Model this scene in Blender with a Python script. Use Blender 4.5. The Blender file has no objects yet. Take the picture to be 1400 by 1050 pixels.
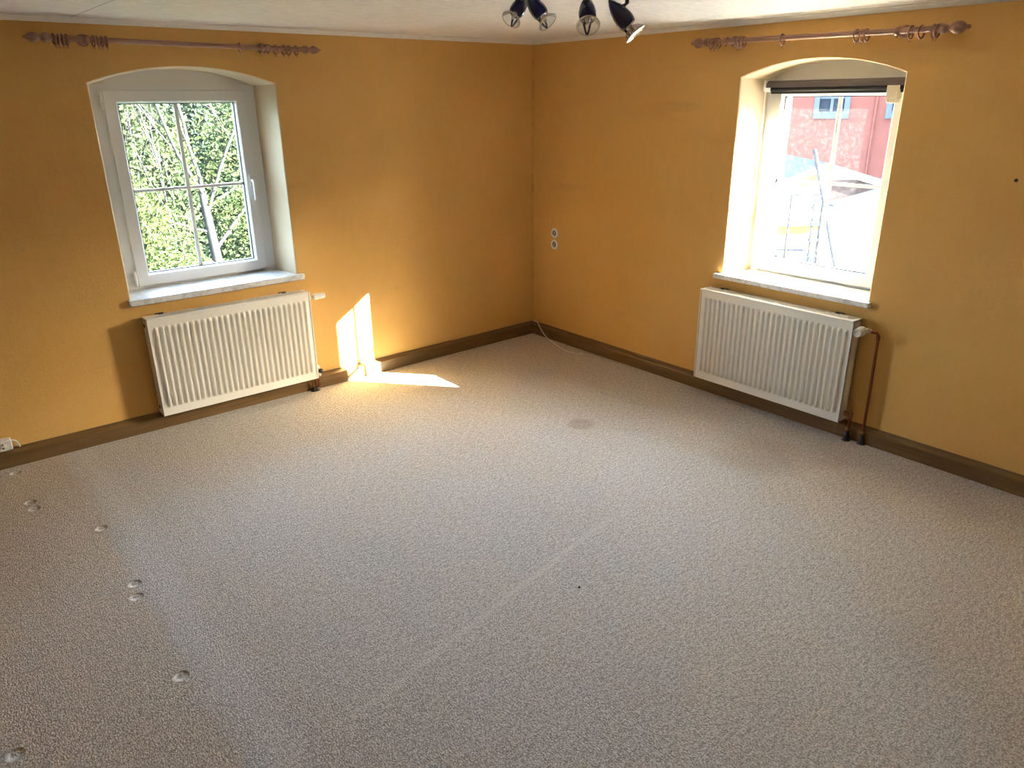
import bpy, math, random
from mathutils import Vector, Matrix
R = math.radians
PI = math.pi
S = bpy.context.scene
C = S.collection

# ------------------------------------------------------------------ camera
cam = bpy.data.cameras.new('camera')
cam_o = bpy.data.objects.new('camera', cam); C.objects.link(cam_o)
CP = Vector((-4.0293, -4.6186, 1.8648))
FW = Vector((0.59233821, 0.7218442, -0.35787763)); RT = Vector((0.77060345, -0.63723863, -0.0098613)); UP = Vector((0.23517177, 0.26994052, 0.93371642))
M = Matrix(((RT.x, UP.x, -FW.x, CP.x), (RT.y, UP.y, -FW.y, CP.y), (RT.z, UP.z, -FW.z, CP.z), (0, 0, 0, 1)))
cam_o.matrix_world = M
cam.sensor_fit = 'HORIZONTAL'; cam.sensor_width = 36.0
cam.lens = 1013.3 / 1400 * 36.0
cam.clip_start = 0.05; cam.clip_end = 300
S.camera = cam_o

# ------------------------------------------------------------------ light and exposure
SKY = 3.7
HAZE = 2.9
SUN = 310.0
w = bpy.data.worlds.new('sky'); S.world = w; w.use_nodes = True
bg = w.node_tree.nodes['Background']; bg.inputs[1].default_value = SKY
sk = w.node_tree.nodes.new('ShaderNodeTexSky'); sk.sky_type = 'NISHITA'; sk.sun_disc = False
sk.sun_elevation = R(22.9); sk.sun_rotation = R(140.1); sk.dust_density = 4.0; sk.air_density = 1.0; sk.ozone_density = 1.0
hz = w.node_tree.nodes.new('ShaderNodeMix'); hz.data_type = 'RGBA'; hz.blend_type = 'ADD'; hz.inputs['Factor'].default_value = 1.0
hz.inputs[7].default_value = (HAZE * .80, HAZE * .97, HAZE * 1.25, 1)      # thin even haze over the clear sky
w.node_tree.links.new(sk.outputs[0], hz.inputs[6]); w.node_tree.links.new(hz.outputs[2], bg.inputs[0])
sun = bpy.data.lights.new('sun_offscreen', 'SUN'); sun.energy = SUN; sun.angle = R(0.30); sun.color = (1.0, 0.95, 0.87)
sun_o = bpy.data.objects.new('sun_offscreen', sun); C.objects.link(sun_o)
sun_o.rotation_euler = Vector((-0.836, 1.0, -0.552)).to_track_quat('-Z', 'Y').to_euler()
sun_o.location = (8, -10, 8)
def area(name, loc, aim, sx, sy, power, col=(1, 1, 1), portal=False):
    l = bpy.data.lights.new(name, 'AREA'); l.shape = 'RECTANGLE'; l.size = sx; l.size_y = sy; l.energy = power; l.color = col
    o = bpy.data.objects.new(name, l); C.objects.link(o); o.location = loc
    o.rotation_euler = Vector(aim).to_track_quat('-Z', 'Z').to_euler()
    if portal: l.cycles.is_portal = True
    return o
# sampling portals of the two windows in view: they emit nothing, they only guide the sky light through the glass
area('window_1_sky_portal', (-2.565, 0.47, 1.4), (0, -1, 0), 0.9, 1.15, 1, portal=True)
area('window_2_sky_portal', (0.47, -2.325, 1.4), (-1, 0, 0), 0.9, 1.15, 1, portal=True)
S.view_settings.view_transform = 'Standard'; S.view_settings.look = 'None'
S.view_settings.exposure = 0.62; S.view_settings.gamma = 1.0; S.view_settings.use_curve_mapping = False
S.cycles.use_denoising = True
S.cycles.max_bounces = 9; S.cycles.diffuse_bounces = 5; S.cycles.transparent_max_bounces = 12
S.cycles.sample_clamp_indirect = 40.0

# ------------------------------------------------------------------ node materials
class NT:
    def __init__(s, name):
        s.m = bpy.data.materials.new(name); s.m.use_nodes = True
        s.t = s.m.node_tree; s.n = s.t.nodes; s.b = s.n['Principled BSDF']; s.out = s.n['Material Output']
        s.tc = None
    def new(s, k, **kw):
        n = s.n.new(k)
        for a, v in kw.items(): setattr(n, a, v)
        return n
    def link(s, a, b): s.t.links.new(a, b)
    def put(s, sock, v):
        if isinstance(v, bpy.types.NodeSocket): s.link(v, sock)
        elif v is not None:
            if isinstance(v, (tuple, list)) and len(v) == 3 and sock.type == 'RGBA': v = (*v, 1)
            sock.default_value = v
    def obj(s):
        if not s.tc: s.tc = s.new('ShaderNodeTexCoord')
        return s.tc.outputs['Object']
    def mapv(s, scale=(1, 1, 1), rot=(0, 0, 0), loc=(0, 0, 0), vec=None):
        m = s.new('ShaderNodeMapping'); m.inputs['Scale'].default_value = scale; m.inputs['Rotation'].default_value = rot; m.inputs['Location'].default_value = loc
        s.link(vec or s.obj(), m.inputs[0]); return m.outputs[0]
    def noise(s, scale, detail=2, rough=.5, vec=None, dist=0):
        n = s.new('ShaderNodeTexNoise'); n.inputs['Scale'].default_value = scale; n.inputs['Detail'].default_value = detail
        n.inputs['Roughness'].default_value = rough; n.inputs['Distortion'].default_value = dist
        s.link(vec or s.obj(), n.inputs['Vector']); return n.outputs['Fac']
    def vor(s, scale, vec=None, feature='F1', out='Distance', rnd=1.0):
        n = s.new('ShaderNodeTexVoronoi', feature=feature); n.inputs['Scale'].default_value = scale; n.inputs['Randomness'].default_value = rnd
        s.link(vec or s.obj(), n.inputs['Vector']); return n.outputs[out]
    def ramp(s, fac, stops):
        r = s.new('ShaderNodeValToRGB'); e = r.color_ramp.elements
        while len(e) < len(stops): e.new(0.5)
        for i, (p, c) in enumerate(stops):
            e[i].position = p; e[i].color = (c, c, c, 1) if not isinstance(c, tuple) else (*c, 1)
        s.put(r.inputs[0], fac); return r.outputs[0]
    def math(s, op, a, b=None, c=None, clamp=False):
        n = s.new('ShaderNodeMath', operation=op); n.use_clamp = clamp
        for i, v in enumerate((a, b, c)):
            if v is not None: s.put(n.inputs[i], v)
        return n.outputs[0]
    def mr(s, v, a, b, c=0., d=1., smooth=True):
        n = s.new('ShaderNodeMapRange'); n.interpolation_type = 'SMOOTHSTEP' if smooth else 'LINEAR'
        s.put(n.inputs[0], v)
        for i, x in enumerate((a, b, c, d)): n.inputs[i + 1].default_value = x
        return n.outputs[0]
    def mix(s, f, a, b, mode='MIX'):
        n = s.new('ShaderNodeMix', data_type='RGBA', blend_type=mode)
        s.put(n.inputs['Factor'], f); s.put(n.inputs[6], a); s.put(n.inputs[7], b); return n.outputs[2]
    def sep(s, vec=None):
        n = s.new('ShaderNodeSeparateXYZ'); s.link(vec or s.obj(), n.inputs[0]); return n.outputs
    def bump(s, h, strength=.3, dist=.01, prev=None):
        n = s.new('ShaderNodeBump'); n.inputs['Strength'].default_value = strength; n.inputs['Distance'].default_value = dist
        s.link(h, n.inputs['Height'])
        if prev: s.link(prev, n.inputs['Normal'])
        s.link(n.outputs[0], s.b.inputs['Normal']); return n.outputs[0]
    def set(s, color=None, rough=None, metal=None, spec=None, **kw):
        s.put(s.b.inputs['Base Color'], color); s.put(s.b.inputs['Roughness'], rough); s.put(s.b.inputs['Metallic'], metal)
        s.put(s.b.inputs['Specular IOR Level'], spec)
        for k, v in kw.items(): s.put(s.b.inputs[k.replace('_', ' ')], v)
        return s.m

def simple(name, col, rough=.5, metal=0., var=.06, nscale=30., bump=0., spec=None):
    t = NT(name)
    f = t.noise(nscale, 3)
    c = t.mix(f, tuple(x * (1 - var) for x in col), tuple(min(1, x * (1 + var)) for x in col))
    if bump: t.bump(f, bump, .004)
    return t.set(c, rough, metal, spec)

MAT = {}
def make_wall(name, dirt_u):
    t = NT(name)
    big = t.noise(1.3, 4, .55)
    fib = t.noise(1.0, 4, .6, t.mapv((26, 26, 6)))
    spk = t.noise(90, 3, .6)
    c = t.mix(t.mr(big, .3, .7), (.675, .392, .108), (.735, .440, .135))
    c = t.mix(t.math('MULTIPLY', t.mr(fib, .35, .75), .22), c, (.76, .47, .18))
    c = t.mix(t.math('MULTIPLY', t.mr(spk, .56, .76), .45), c, (.52, .28, .085))
    xyz = t.sep()
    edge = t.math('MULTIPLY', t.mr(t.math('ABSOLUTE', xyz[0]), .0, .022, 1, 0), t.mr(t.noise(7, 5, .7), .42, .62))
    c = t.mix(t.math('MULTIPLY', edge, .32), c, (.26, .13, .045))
    scuff = t.math('MULTIPLY', t.mr(t.noise(1.0, 5, .6, t.mapv((1.1, 1, 7))), .60, .74), .20)
    c = t.mix(scuff, c, (.40, .22, .08))
    spot = t.mr(t.vor(2.6, t.mapv((1, 0, 1))), .0, .022, 1, 0)
    c = t.mix(t.math('MULTIPLY', spot, .6), c, (.2, .1, .04))
    h = t.math('ADD', t.noise(140, 4, .65), t.math('MULTIPLY', t.noise(45, 3, .5), .8))
    t.bump(h, .42, .004)
    return t.set(c, .72, spec=.35)
MAT['wall_a'] = make_wall('ochre_wall_paint', 0)
t = NT('cream_reveal_paint')
c = t.mix(t.noise(9, 4), (.64, .52, .34), (.71, .59, .41)); t.bump(t.noise(120, 4, .6), .2, .003); MAT['reveal'] = t.set(c, .65)
JOINT = (-3.098, -.161, -3.092, -.852)      # paper joint running across the ceiling
t = NT('white_ceiling_paper')
st = t.noise(1.0, 5, .65, t.mapv((16, 70, 1), (0, 0, R(8))))
st2 = t.noise(1.0, 4, .6, t.mapv((60, 9, 1), (0, 0, R(0))))
c = t.mix(t.mr(st, .35, .68), (.88, .86, .82), (.72, .69, .64)); c = t.mix(t.math('MULTIPLY', t.noise(2, 3), .3), c, (.90, .88, .85))
cx_, cy_ = t.sep()[0], t.sep()[1]
JX, JY, KX, KY = JOINT
jl = math.hypot(KX - JX, KY - JY)
jd = t.math('ABSOLUTE', t.math('SUBTRACT', t.math('MULTIPLY', t.math('SUBTRACT', cx_, JX), (KY - JY) / jl), t.math('MULTIPLY', t.math('SUBTRACT', cy_, JY), (KX - JX) / jl)))
c = t.mix(t.math('MULTIPLY', t.mr(jd, .001, .004, 1, 0), t.mr(cy_, -2.5, -2.2)), c, (.30, .27, .23))
t.bump(t.math('ADD', st, t.math('MULTIPLY', st2, .6)), .6, .008); MAT['ceiling'] = t.set(c, .8)
MAT['cornice'] = simple('white_cornice', (.80, .78, .74), .6, bump=.1)
t = NT('carpet')
P = t.sep()
px, py = P[0], P[1]
fine = t.noise(170, 2, .7)
loop = t.vor(170, t.mapv((1, .62, 1), (0, 0, R(28))))
blot = t.noise(1.6, 5, .6); blot2 = t.noise(5.5, 4, .6)
spk = t.mr(t.math('ADD', t.math('ADD', t.math('MULTIPLY', fine, .40), t.math('MULTIPLY', t.noise(330, 2, .6), .20)), t.math('ADD', t.math('MULTIPLY', t.noise(85, 2, .6), .25), t.math('MULTIPLY', t.noise(1, 2, .6, t.mapv((26, 70, 1), (0, 0, R(24)))), .15))), .42, .58)
grey = t.mix(spk, (.310, .278, .244), (.710, .660, .600))
brown = t.mix(spk, (.320, .262, .208), (.740, .640, .535))
# unworn strip where a cupboard stood along the side
wob = t.math('MULTIPLY', t.math('SUBTRACT', t.noise(3.0, 4, .6), .5), .16)
m1 = t.mr(t.math('ADD', px, wob), -3.63, -3.57, 1, 0)
m4 = t.math('MULTIPLY', t.mr(t.math('ADD', blot, t.math('MULTIPLY', blot2, .35)), .55, .86), .55)
mb = t.math('MAXIMUM', m1, m4)
col = t.mix(mb, grey, brown)
# pale trodden rim beside the strip
rim = t.math('MULTIPLY', t.mr(t.math('ABSOLUTE', t.math('ADD', t.math('ADD', px, wob), 3.50)), .0, .12, 1, 0), .45)
col = t.mix(rim, col, t.mix(spk, (.43, .405, .38), (.80, .77, .735)))
# drawn crease, thin pale line
lx, ly = 1.62, .317; L = math.hypot(lx, ly)
dl = t.math('ABSOLUTE', t.math('ADD', t.math('SUBTRACT', t.math('MULTIPLY', t.math('ADD', px, 3.261), ly / L), t.math('MULTIPLY', t.math('ADD', py, 2.847), lx / L)), t.math('MULTIPLY', t.math('SUBTRACT', t.noise(2.5, 2), .5), .06)))
ln = t.math('MULTIPLY', t.mr(dl, .004, .024, .27, 0), t.math('MULTIPLY', t.mr(px, -3.5, -3.1), t.mr(px, -1.9, -1.5, 1, 0)))
col = t.mix(ln, col, (.74, .68, .60))
def blob(x, y, r0, r1, sx=1., sy=1.):
    dx = t.math('MULTIPLY', t.math('SUBTRACT', px, x), sx); dy = t.math('MULTIPLY', t.math('SUBTRACT', py, y), sy)
    d = t.math('SQRT', t.math('ADD', t.math('MULTIPLY', dx, dx), t.math('MULTIPLY', dy, dy)))
    return d, t.mr(t.math('ADD', d, t.math('MULTIPLY', t.math('SUBTRACT', blot2, .5), r0 * .9)), r0, r1, 1, 0)
_, b1 = blob(-1.06, -1.66, .055, .105); col = t.mix(t.math('MULTIPLY', b1, .38), col, (.25, .15, .09))
_, b2 = blob(-.62, -2.62, .08, .34); col = t.mix(t.math('MULTIPLY', b2, .28), col, (.22, .16, .11))
# furniture feet: pressed rings
dent_h = None
for (x, y) in ((-3.828, -.546), (-3.824, -.633), (-3.612, -1.05), (-3.607, -1.616), (-3.626, -1.714), (-3.627, -2.292), (-4.124, -2.307), (-3.836, -.128)):
    d, _ = blob(x, y, .01, .02)
    ring = t.mr(t.math('ABSOLUTE', t.math('SUBTRACT', d, .019)), .0, .011, 1, 0)
    dip = t.mr(d, .012, .030, 1, 0)
    dent_h = dip if dent_h is None else t.math('MAXIMUM', dent_h, dip)
    col = t.mix(t.math('MULTIPLY', t.math('MULTIPLY', ring, t.mr(t.noise(60, 2), .30, .5)), .9), col, (.90, .85, .78))
h = t.math('ADD', t.math('MULTIPLY', loop, -1.0), t.math('MULTIPLY', fine, .8))
b0 = t.bump(h, .42, .005)
t.bump(t.math('MULTIPLY', dent_h, -1.0), .8, .018, b0)
MAT['carpet'] = t.set(col, .95, spec=.12)
t.put(t.b.inputs['Sheen Weight'], .12); t.put(t.b.inputs['Sheen Roughness'], .5)

t = NT('brown_varnished_wood')
g = t.noise(1.0, 6, .6, t.mapv((2.2, 40, 40)), .6)
c = t.mix(t.mr(g, .3, .7), (.120, .068, .024), (.185, .108, .042)); t.bump(g, .08, .003); MAT['base'] = t.set(c, .33)
t = NT('pinkish_pole_wood')
g = t.noise(1.0, 5, .6, t.mapv((3, 60, 60)), .5)
c = t.mix(t.mr(g, .3, .7), (.26, .128, .082), (.38, .205, .140)); MAT['pole'] = t.set(c, .35)
MAT['ring'] = simple('ring_wood', (.33, .16, .10), .35, nscale=80)
MAT['pvc'] = simple('white_window_plastic', (.78, .785, .78), .35, var=.02)
MAT['pvc2'] = simple('off_white_panel', (.78, .77, .74), .5, var=.04, nscale=12)
MAT['gasket'] = simple('black_gasket', (.015, .018, .02), .6)
MAT['gap'] = simple('painted_hole_shade', (.03, .028, .025), .8)  # dark colour stands for the shade inside socket recess and drill hole
MAT['metal'] = simple('nickel', (.62, .60, .57), .28, 1.0)
MAT['brass'] = simple('tarnished_brass', (.30, .17, .09), .4, 1.0, .2)
MAT['copper'] = simple('old_copper', (.24, .085, .042), .38, 1.0, .3, 25)
MAT['black'] = simple('black_plastic', (.012, .011, .012), .45)
MAT['white'] = simple('white_plastic', (.80, .80, .78), .4, var=.02)
MAT['dirtywhite'] = simple('yellowed_plastic', (.70, .67, .58), .45, var=.05)
MAT['enamel'] = simple('radiator_enamel', (.82, .80, .74), .32, var=.02, nscale=4)
t = NT('grey_marble_sill')
v = t.noise(14, 6, .65, None, 1.5); c = t.mix(t.mr(v, .4, .66), (.78, .79, .80), (.52, .54, .57)); MAT['marble'] = t.set(c, .36, spec=.8)
MAT['blind_case'] = simple('mauve_grey_cassette', (.115, .095, .105), .4)
MAT['blind_cloth'] = simple('black_blackout_cloth', (.012, .012, .014), .8)
MAT['beige'] = simple('beige_bracket', (.62, .57, .47), .5)
t = NT('cobalt_lacquer')
c = t.mix(t.noise(20, 2), (.002, .004, .085), (.003, .007, .12)); MAT['cobalt'] = t.set(c, .12); t.put(t.b.inputs['Coat Weight'], .7)
def thin_glass(name, tint, fr=.06, rough=.02, haze=None):
    t = NT(name)
    tr = t.new('ShaderNodeBsdfTransparent'); tr.inputs[0].default_value = (*tint, 1)
    gl = t.new('ShaderNodeBsdfGlossy'); gl.inputs['Roughness'].default_value = rough
    lw = t.new('ShaderNodeLayerWeight'); lw.inputs['Blend'].default_value = .25
    fac = t.math('MULTIPLY_ADD', lw.outputs['Fresnel'], .6, fr * .2)
    mx = t.new('ShaderNodeMixShader'); t.link(fac, mx.inputs[0]); t.link(tr.outputs[0], mx.inputs[1]); t.link(gl.outputs[0], mx.inputs[2])
    res = mx.outputs[0]
    if haze:
        df = t.new('ShaderNodeBsdfTranslucent'); df.inputs[0].default_value = (.9, .9, .9, 1)
        dust = t.math('MULTIPLY', t.math('ADD', t.mr(t.noise(55, 5, .75), .45, .72), .25), haze)
        m2 = t.new('ShaderNodeMixShader'); t.link(dust, m2.inputs[0]); t.link(res, m2.inputs[1]); t.link(df.outputs[0], m2.inputs[2]); res = m2.outputs[0]
    t.link(res, t.out.inputs[0]); return t.m
MAT['glass'] = thin_glass('window_glass', (.93, .96, .95), .05, .02, .0045)
MAT['lens'] = thin_glass('clear_lens_glass', (.95, .95, .95), .2, .03)

# ------------------------------------------------------------------ mesh builder
class MB:
    def __init__(s): s.v = []; s.f = []; s.mi = []; s.sm = []
    def add(s, vs, fs, mi=0, smooth=False):
        o = len(s.v); s.v += [tuple(v) for v in vs]
        for f in fs: s.f.append(tuple(i + o for i in f)); s.mi.append(mi); s.sm.append(smooth)
        return s
    def box(s, x0, x1, y0, y1, z0, z1, mi=0, bev=0.0):
        if bev <= 0:
            v = [(x, y, z) for x in (x0, x1) for y in (y0, y1) for z in (z0, z1)]
            return s.add(v, [(0, 1, 3, 2), (4, 6, 7, 5), (0, 4, 5, 1), (2, 3, 7, 6), (0, 2, 6, 4), (1, 5, 7, 3)], mi)
        b = bev; v = []
        X = ((x0, x0 + b), (x1, x1 - b)); Y = ((y0, y0 + b), (y1, y1 - b)); Z = ((z0, z0 + b), (z1, z1 - b))
        idx = {}
        for i in range(2):
            for j in range(2):
                for k in range(2):
                    for ax in range(3):
                        p = [X[i][1], Y[j][1], Z[k][1]]; p[ax] = (X[i], Y[j], Z[k])[ax][0]
                        idx[i, j, k, ax] = len(v); v.append(tuple(p))
        f = []
        for ax in range(3):
            for e in range(2):
                q = []
                for a, b2 in ((0, 0), (0, 1), (1, 1), (1, 0)):
                    key = [a, b2]; key.insert(ax, e); q.append(idx[(*key, ax)])
                f.append(tuple(q))
        for ax in range(3):
            o1, o2 = [a for a in range(3) if a != ax]
            for a in range(2):
                for b2 in range(2):
                    ks = []
                    for e in range(2):
                        key = [0, 0, 0]; key[ax] = e; key[o1] = a; key[o2] = b2; ks.append(tuple(key))
                    f.append((idx[(*ks[0], o1)], idx[(*ks[0], o2)], idx[(*ks[1], o2)], idx[(*ks[1], o1)]))
        for i in range(2):
            for j in range(2):
                for k in range(2): f.append((idx[i, j, k, 0], idx[i, j, k, 1], idx[i, j, k, 2]))
        return s.add(v, f, mi)
    def tube(s, pts, r, n=10, mi=0, caps=True, smooth=True):
        pts = [Vector(p) for p in pts]; m = len(pts)
        rr = r if isinstance(r, (list, tuple)) else [r] * m
        vs = []; prev = None
        for i, p in enumerate(pts):
            d = (pts[min(i + 1, m - 1)] - pts[max(i - 1, 0)])
            d = d.normalized() if d.length > 1e-9 else Vector((0, 0, 1))
            a = prev - d * prev.dot(d) if prev is not None else (Vector((0, 0, 1)).cross(d) if abs(d.z) < .95 else Vector((1, 0, 0)).cross(d))
            if a.length < 1e-6: a = d.orthogonal()
            a.normalize(); prev = a; b = d.cross(a)
            vs += [p + (a * math.cos(2 * PI * k / n) + b * math.sin(2 * PI * k / n)) * rr[i] for k in range(n)]
        fs = [(i * n + k, i * n + (k + 1) % n, (i + 1) * n + (k + 1) % n, (i + 1) * n + k) for i in range(m - 1) for k in range(n)]
        s.add(vs, fs, mi, smooth)
        if caps:
            s.add(vs[:n], [tuple(range(n - 1, -1, -1))], mi); s.add(vs[-n:], [tuple(range(n))], mi)
        return s
    def lathe(s, prof, o=(0, 0, 0), axis=(0, 0, 1), n=20, mi=0, smooth=True):
        o = Vector(o); ax = Vector(axis).normalized(); a = ax.orthogonal().normalized(); b = ax.cross(a)
        vs = [o + ax * h + (a * math.cos(2 * PI * k / n) + b * math.sin(2 * PI * k / n)) * r for r, h in prof for k in range(n)]
        m = len(prof)
        fs = [(i * n + k, i * n + (k + 1) % n, (i + 1) * n + (k + 1) % n, (i + 1) * n + k) for i in range(m - 1) for k in range(n)]
        return s.add(vs, fs, mi, smooth)
    def torus(s, o, axis, RR, r, n=24, m=8, mi=0):
        o = Vector(o); ax = Vector(axis).normalized(); a = ax.orthogonal().normalized(); b = ax.cross(a); vs = []
        for i in range(n):
            d = a * math.cos(2 * PI * i / n) + b * math.sin(2 * PI * i / n)
            for j in range(m): vs.append(o + d * (RR + r * math.cos(2 * PI * j / m)) + ax * (r * math.sin(2 * PI * j / m)))
        fs = [(i * m + j, ((i + 1) % n) * m + j, ((i + 1) % n) * m + (j + 1) % m, i * m + (j + 1) % m) for i in range(n) for j in range(m)]
        return s.add(vs, fs, mi, True)
    def extrude(s, prof, path_axis, a0, a1, mi=0):
        # prof: list of (p, q) ; axis 'x': (x, p, q)
        n = len(prof)
        mk = (lambda t, p: (t, p[0], p[1])) if path_axis == 'x' else (lambda t, p: (p[0], t, p[1]))
        vs = [mk(a0, p) for p in prof] + [mk(a1, p) for p in prof]
        fs = [(i, (i + 1) % n, n + (i + 1) % n, n + i) for i in range(n)] + [tuple(range(n)), tuple(range(2 * n - 1, n - 1, -1))]
        return s.add(vs, fs, mi)
    def build(s, name, mats, parent=None, loc=None, rz=0.0, recalc=True):
        me = bpy.data.meshes.new(name); me.from_pydata(s.v, [], s.f)
        if not isinstance(mats, (list, tuple)): mats = [mats]
        for m in mats: me.materials.append(m if not isinstance(m, str) else MAT[m])
        me.polygons.foreach_set('material_index', s.mi); me.polygons.foreach_set('use_smooth', s.sm)
        if recalc:
            import bmesh
            bm = bmesh.new(); bm.from_mesh(me); bmesh.ops.recalc_face_normals(bm, faces=bm.faces); bm.to_mesh(me); bm.free()
        me.update()
        o = bpy.data.objects.new(name, me); C.objects.link(o)
        if parent: o.parent = parent
        if loc: o.location = loc
        if rz: o.rotation_euler = (0, 0, rz)
        return o
def empty(name, loc=(0, 0, 0), rz=0.0):
    o = bpy.data.objects.new(name, None); C.objects.link(o); o.location = loc; o.rotation_euler = (0, 0, rz); o.empty_display_size = .05
    return o
def tag(o, label=None, cat=None, group=None, kind=None):
    if label: o['label'] = label
    if cat: o['category'] = cat
    if group: o['group'] = group
    if kind: o['kind'] = kind
    return o
RB = -PI / 2      # frame of the right-hand wall: local x runs along the wall, local y points outdoors

# ------------------------------------------------------------------ room shell
ZC = 2.275                     # ceiling
XL, YB = -5.6, -6.3            # far sides of the room, behind the photographer
D_FR, D_SLAB, D_OUT = .25, .315, .46
def arch_loop(u0, u1, zb, zs, za, n=24):
    um = (u0 + u1) / 2; hw = (u1 - u0) / 2; k = za - zs; rad = (hw * hw + k * k) / (2 * k)
    pts = [(u0, zb)]
    for i in range(n + 1):
        a = -math.asin(hw / rad) + 2 * math.asin(hw / rad) * i / n
        pts.append((um + rad * math.sin(a), za - rad + rad * math.cos(a)))
    pts.append((u1, zb)); return pts
def make_wall_mesh(name, label, umin, umax, op, inner, ext, rz):
    b = MB(); u0, u1, zb, zs, za = op
    ZB, ZT = -.25, 2.55
    def q(uA, uB, zA, zB, y, mi): b.add([(uA, y, zA), (uB, y, zA), (uB, y, zB), (uA, y, zB)], [(0, 1, 2, 3)], mi)
    cb = .005
    lp = arch_loop(u0 - cb, u1 + cb, zb, zs + cb, za + cb)
    q(umin, u0 - cb, ZB, ZT, 0, 0); q(u1 + cb, umax, ZB, ZT, 0, 0); q(u0 - cb, u1 + cb, ZB, zb, 0, 0)
    top = lp[1:-1]
    for i in range(len(top) - 1):
        (a, za_), (c, zc_) = top[i], top[i + 1]
        b.add([(a, 0, za_), (c, 0, zc_), (c, 0, ZT), (a, 0, ZT)], [(0, 1, 2, 3)], 0)
    l1 = arch_loop(u0, u1, zb, zs, za); l2 = arch_loop(*inner[:2], zb, zs - .004, za - .002); l3 = l2
    def strip(A, ya, B, yb, mi):
        n = len(A)
        b.add([(p[0], ya, p[1]) for p in A] + [(p[0], yb, p[1]) for p in B], [(i, (i + 1) % n, n + (i + 1) % n, n + i) for i in range(n)], mi)
    strip(lp, 0, l1, cb, 1); strip(l1, cb, l2, D_FR, 1); strip(l2, D_FR, l3, D_SLAB, 1)
    # outer leaf with the outside opening
    e0, e1, ez0, ez1 = ext
    for y in (D_SLAB, D_OUT):
        q(umin, e0, ZB, ZT, y, 1); q(e1, umax, ZB, ZT, y, 1); q(e0, e1, ZB, ez0, y, 1); q(e0, e1, ez1, ZT, y, 1)
    strip([(e0, ez0), (e0, ez1), (e1, ez1), (e1, ez0)], D_SLAB, [(e0, ez0), (e0, ez1), (e1, ez1), (e1, ez0)], D_OUT, 1)
    b.add([(umin, 0, ZT), (umax, 0, ZT), (umax, D_OUT, ZT), (umin, D_OUT, ZT)], [(0, 1, 2, 3)], 1)
    b.add([(umin, 0, ZB), (umax, 0, ZB), (umax, D_OUT, ZB), (umin, D_OUT, ZB)], [(0, 1, 2, 3)], 1)
    o = b.build(name, ['wall_a', 'reveal'], rz=rz, recalc=False)
    return tag(o, label, kind='structure')
OPA = (-3.078, -2.062, .785, 1.967, 2.054)
OPB = (1.857, 2.802, .785, 1.972, 2.057)
INA = (-3.025, -2.098); INB = (1.886, 2.780)
make_wall_mesh('wall_left', 'ochre painted wall with the arched window onto the garden trees', XL, .46, OPA, INA, (-2.96, -2.17, .80, 1.917), 0)
make_wall_mesh('wall_right', 'ochre painted wall with the arched window onto the red house', 0, -YB, OPB, INB, (1.925, 2.712, .80, 1.917), RB)
tag(MB().box(XL - .2, XL, YB - .2, .4, -.25, 2.55).build('wall_side', 'wall_a'), 'plain ochre side wall of the room', kind='structure')
tag(MB().box(XL, .4, YB - .2, YB, -.25, 2.55).build('wall_back', 'wall_a'), 'plain ochre back wall of the room', kind='structure')
tag(MB().box(XL, 0, YB, 0, -.2, 0).build('floor', 'carpet'), 'beige loop-pile carpet, worn grey in the middle', kind='structure')
tag(MB().box(XL, 0, YB, 0, ZC, 2.5).build('ceiling', 'ceiling'), 'white papered ceiling with streaky relief', kind='structure')
# ceiling cornice, bare wooden skirting boards
def cornice(name, label, u0, u1, rz):
    prof = [(0, 2.250), (-.006, 2.250), (-.010, 2.256), (-.020, 2.268), (-.030, 2.2705), (-.030, ZC), (0, ZC)]
    tag(MB().extrude(prof, 'x', u0, u1).build(name, 'cornice', rz=rz), label, kind='structure')
cornice('trim_1', 'white ceiling cornice above the garden window wall', XL, 0, 0)
cornice('trim_2', 'white ceiling cornice above the red-house window wall', .0, -YB, RB)
BP = [(0, 0), (-.036, 0), (-.036, .074), (-.0345, .079), (-.031, .081), (-.006, .093), (-.005, .100), (0, .100)]
tag(MB().extrude(BP, 'x', XL, 0).build('baseboard_left', 'base'), 'brown varnished wooden skirting below the garden window', kind='structure')
tag(MB().extrude(BP, 'x', .036, -YB).build('baseboard_right', 'base', rz=RB), 'brown varnished wooden skirting below the red-house window', kind='structure')

# ------------------------------------------------------------------ windows
def ring_prof(b, outer, inner, y0, y1, mi=0, y_in=None):
    # rectangular ring from outer (u0,u1,z0,z1) to inner, front at y0, back at y1; bead slopes to y_in at the inner edge
    (a0, a1, c0, c1), (i0, i1, k0, k1) = outer, inner
    bd = .012; yi = y_in if y_in is not None else y0
    def loop(r, y): return [(r[0], y, r[2]), (r[1], y, r[2]), (r[1], y, r[3]), (r[0], y, r[3])]
    bev = .004
    loops = [loop(outer, y1), loop(outer, y0 + bev), loop((a0 + bev, a1 - bev, c0 + bev, c1 - bev), y0),
             loop((i0 - bd, i1 + bd, k0 - bd, k1 + bd), y0), loop((i0 - bd * .6, i1 + bd * .6, k0 - bd * .6, k1 + bd * .6), y0 + .006), loop(inner, yi), loop(inner, y1)]
    vs = [p for l in loops for p in l]; m = len(loops)
    fs = [(l * 4 + k, l * 4 + (k + 1) % 4, ((l + 1) % m) * 4 + (k + 1) % 4, ((l + 1) % m) * 4 + k) for l in range(m) for k in range(4)]
    b.add(vs, fs, mi)
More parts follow.
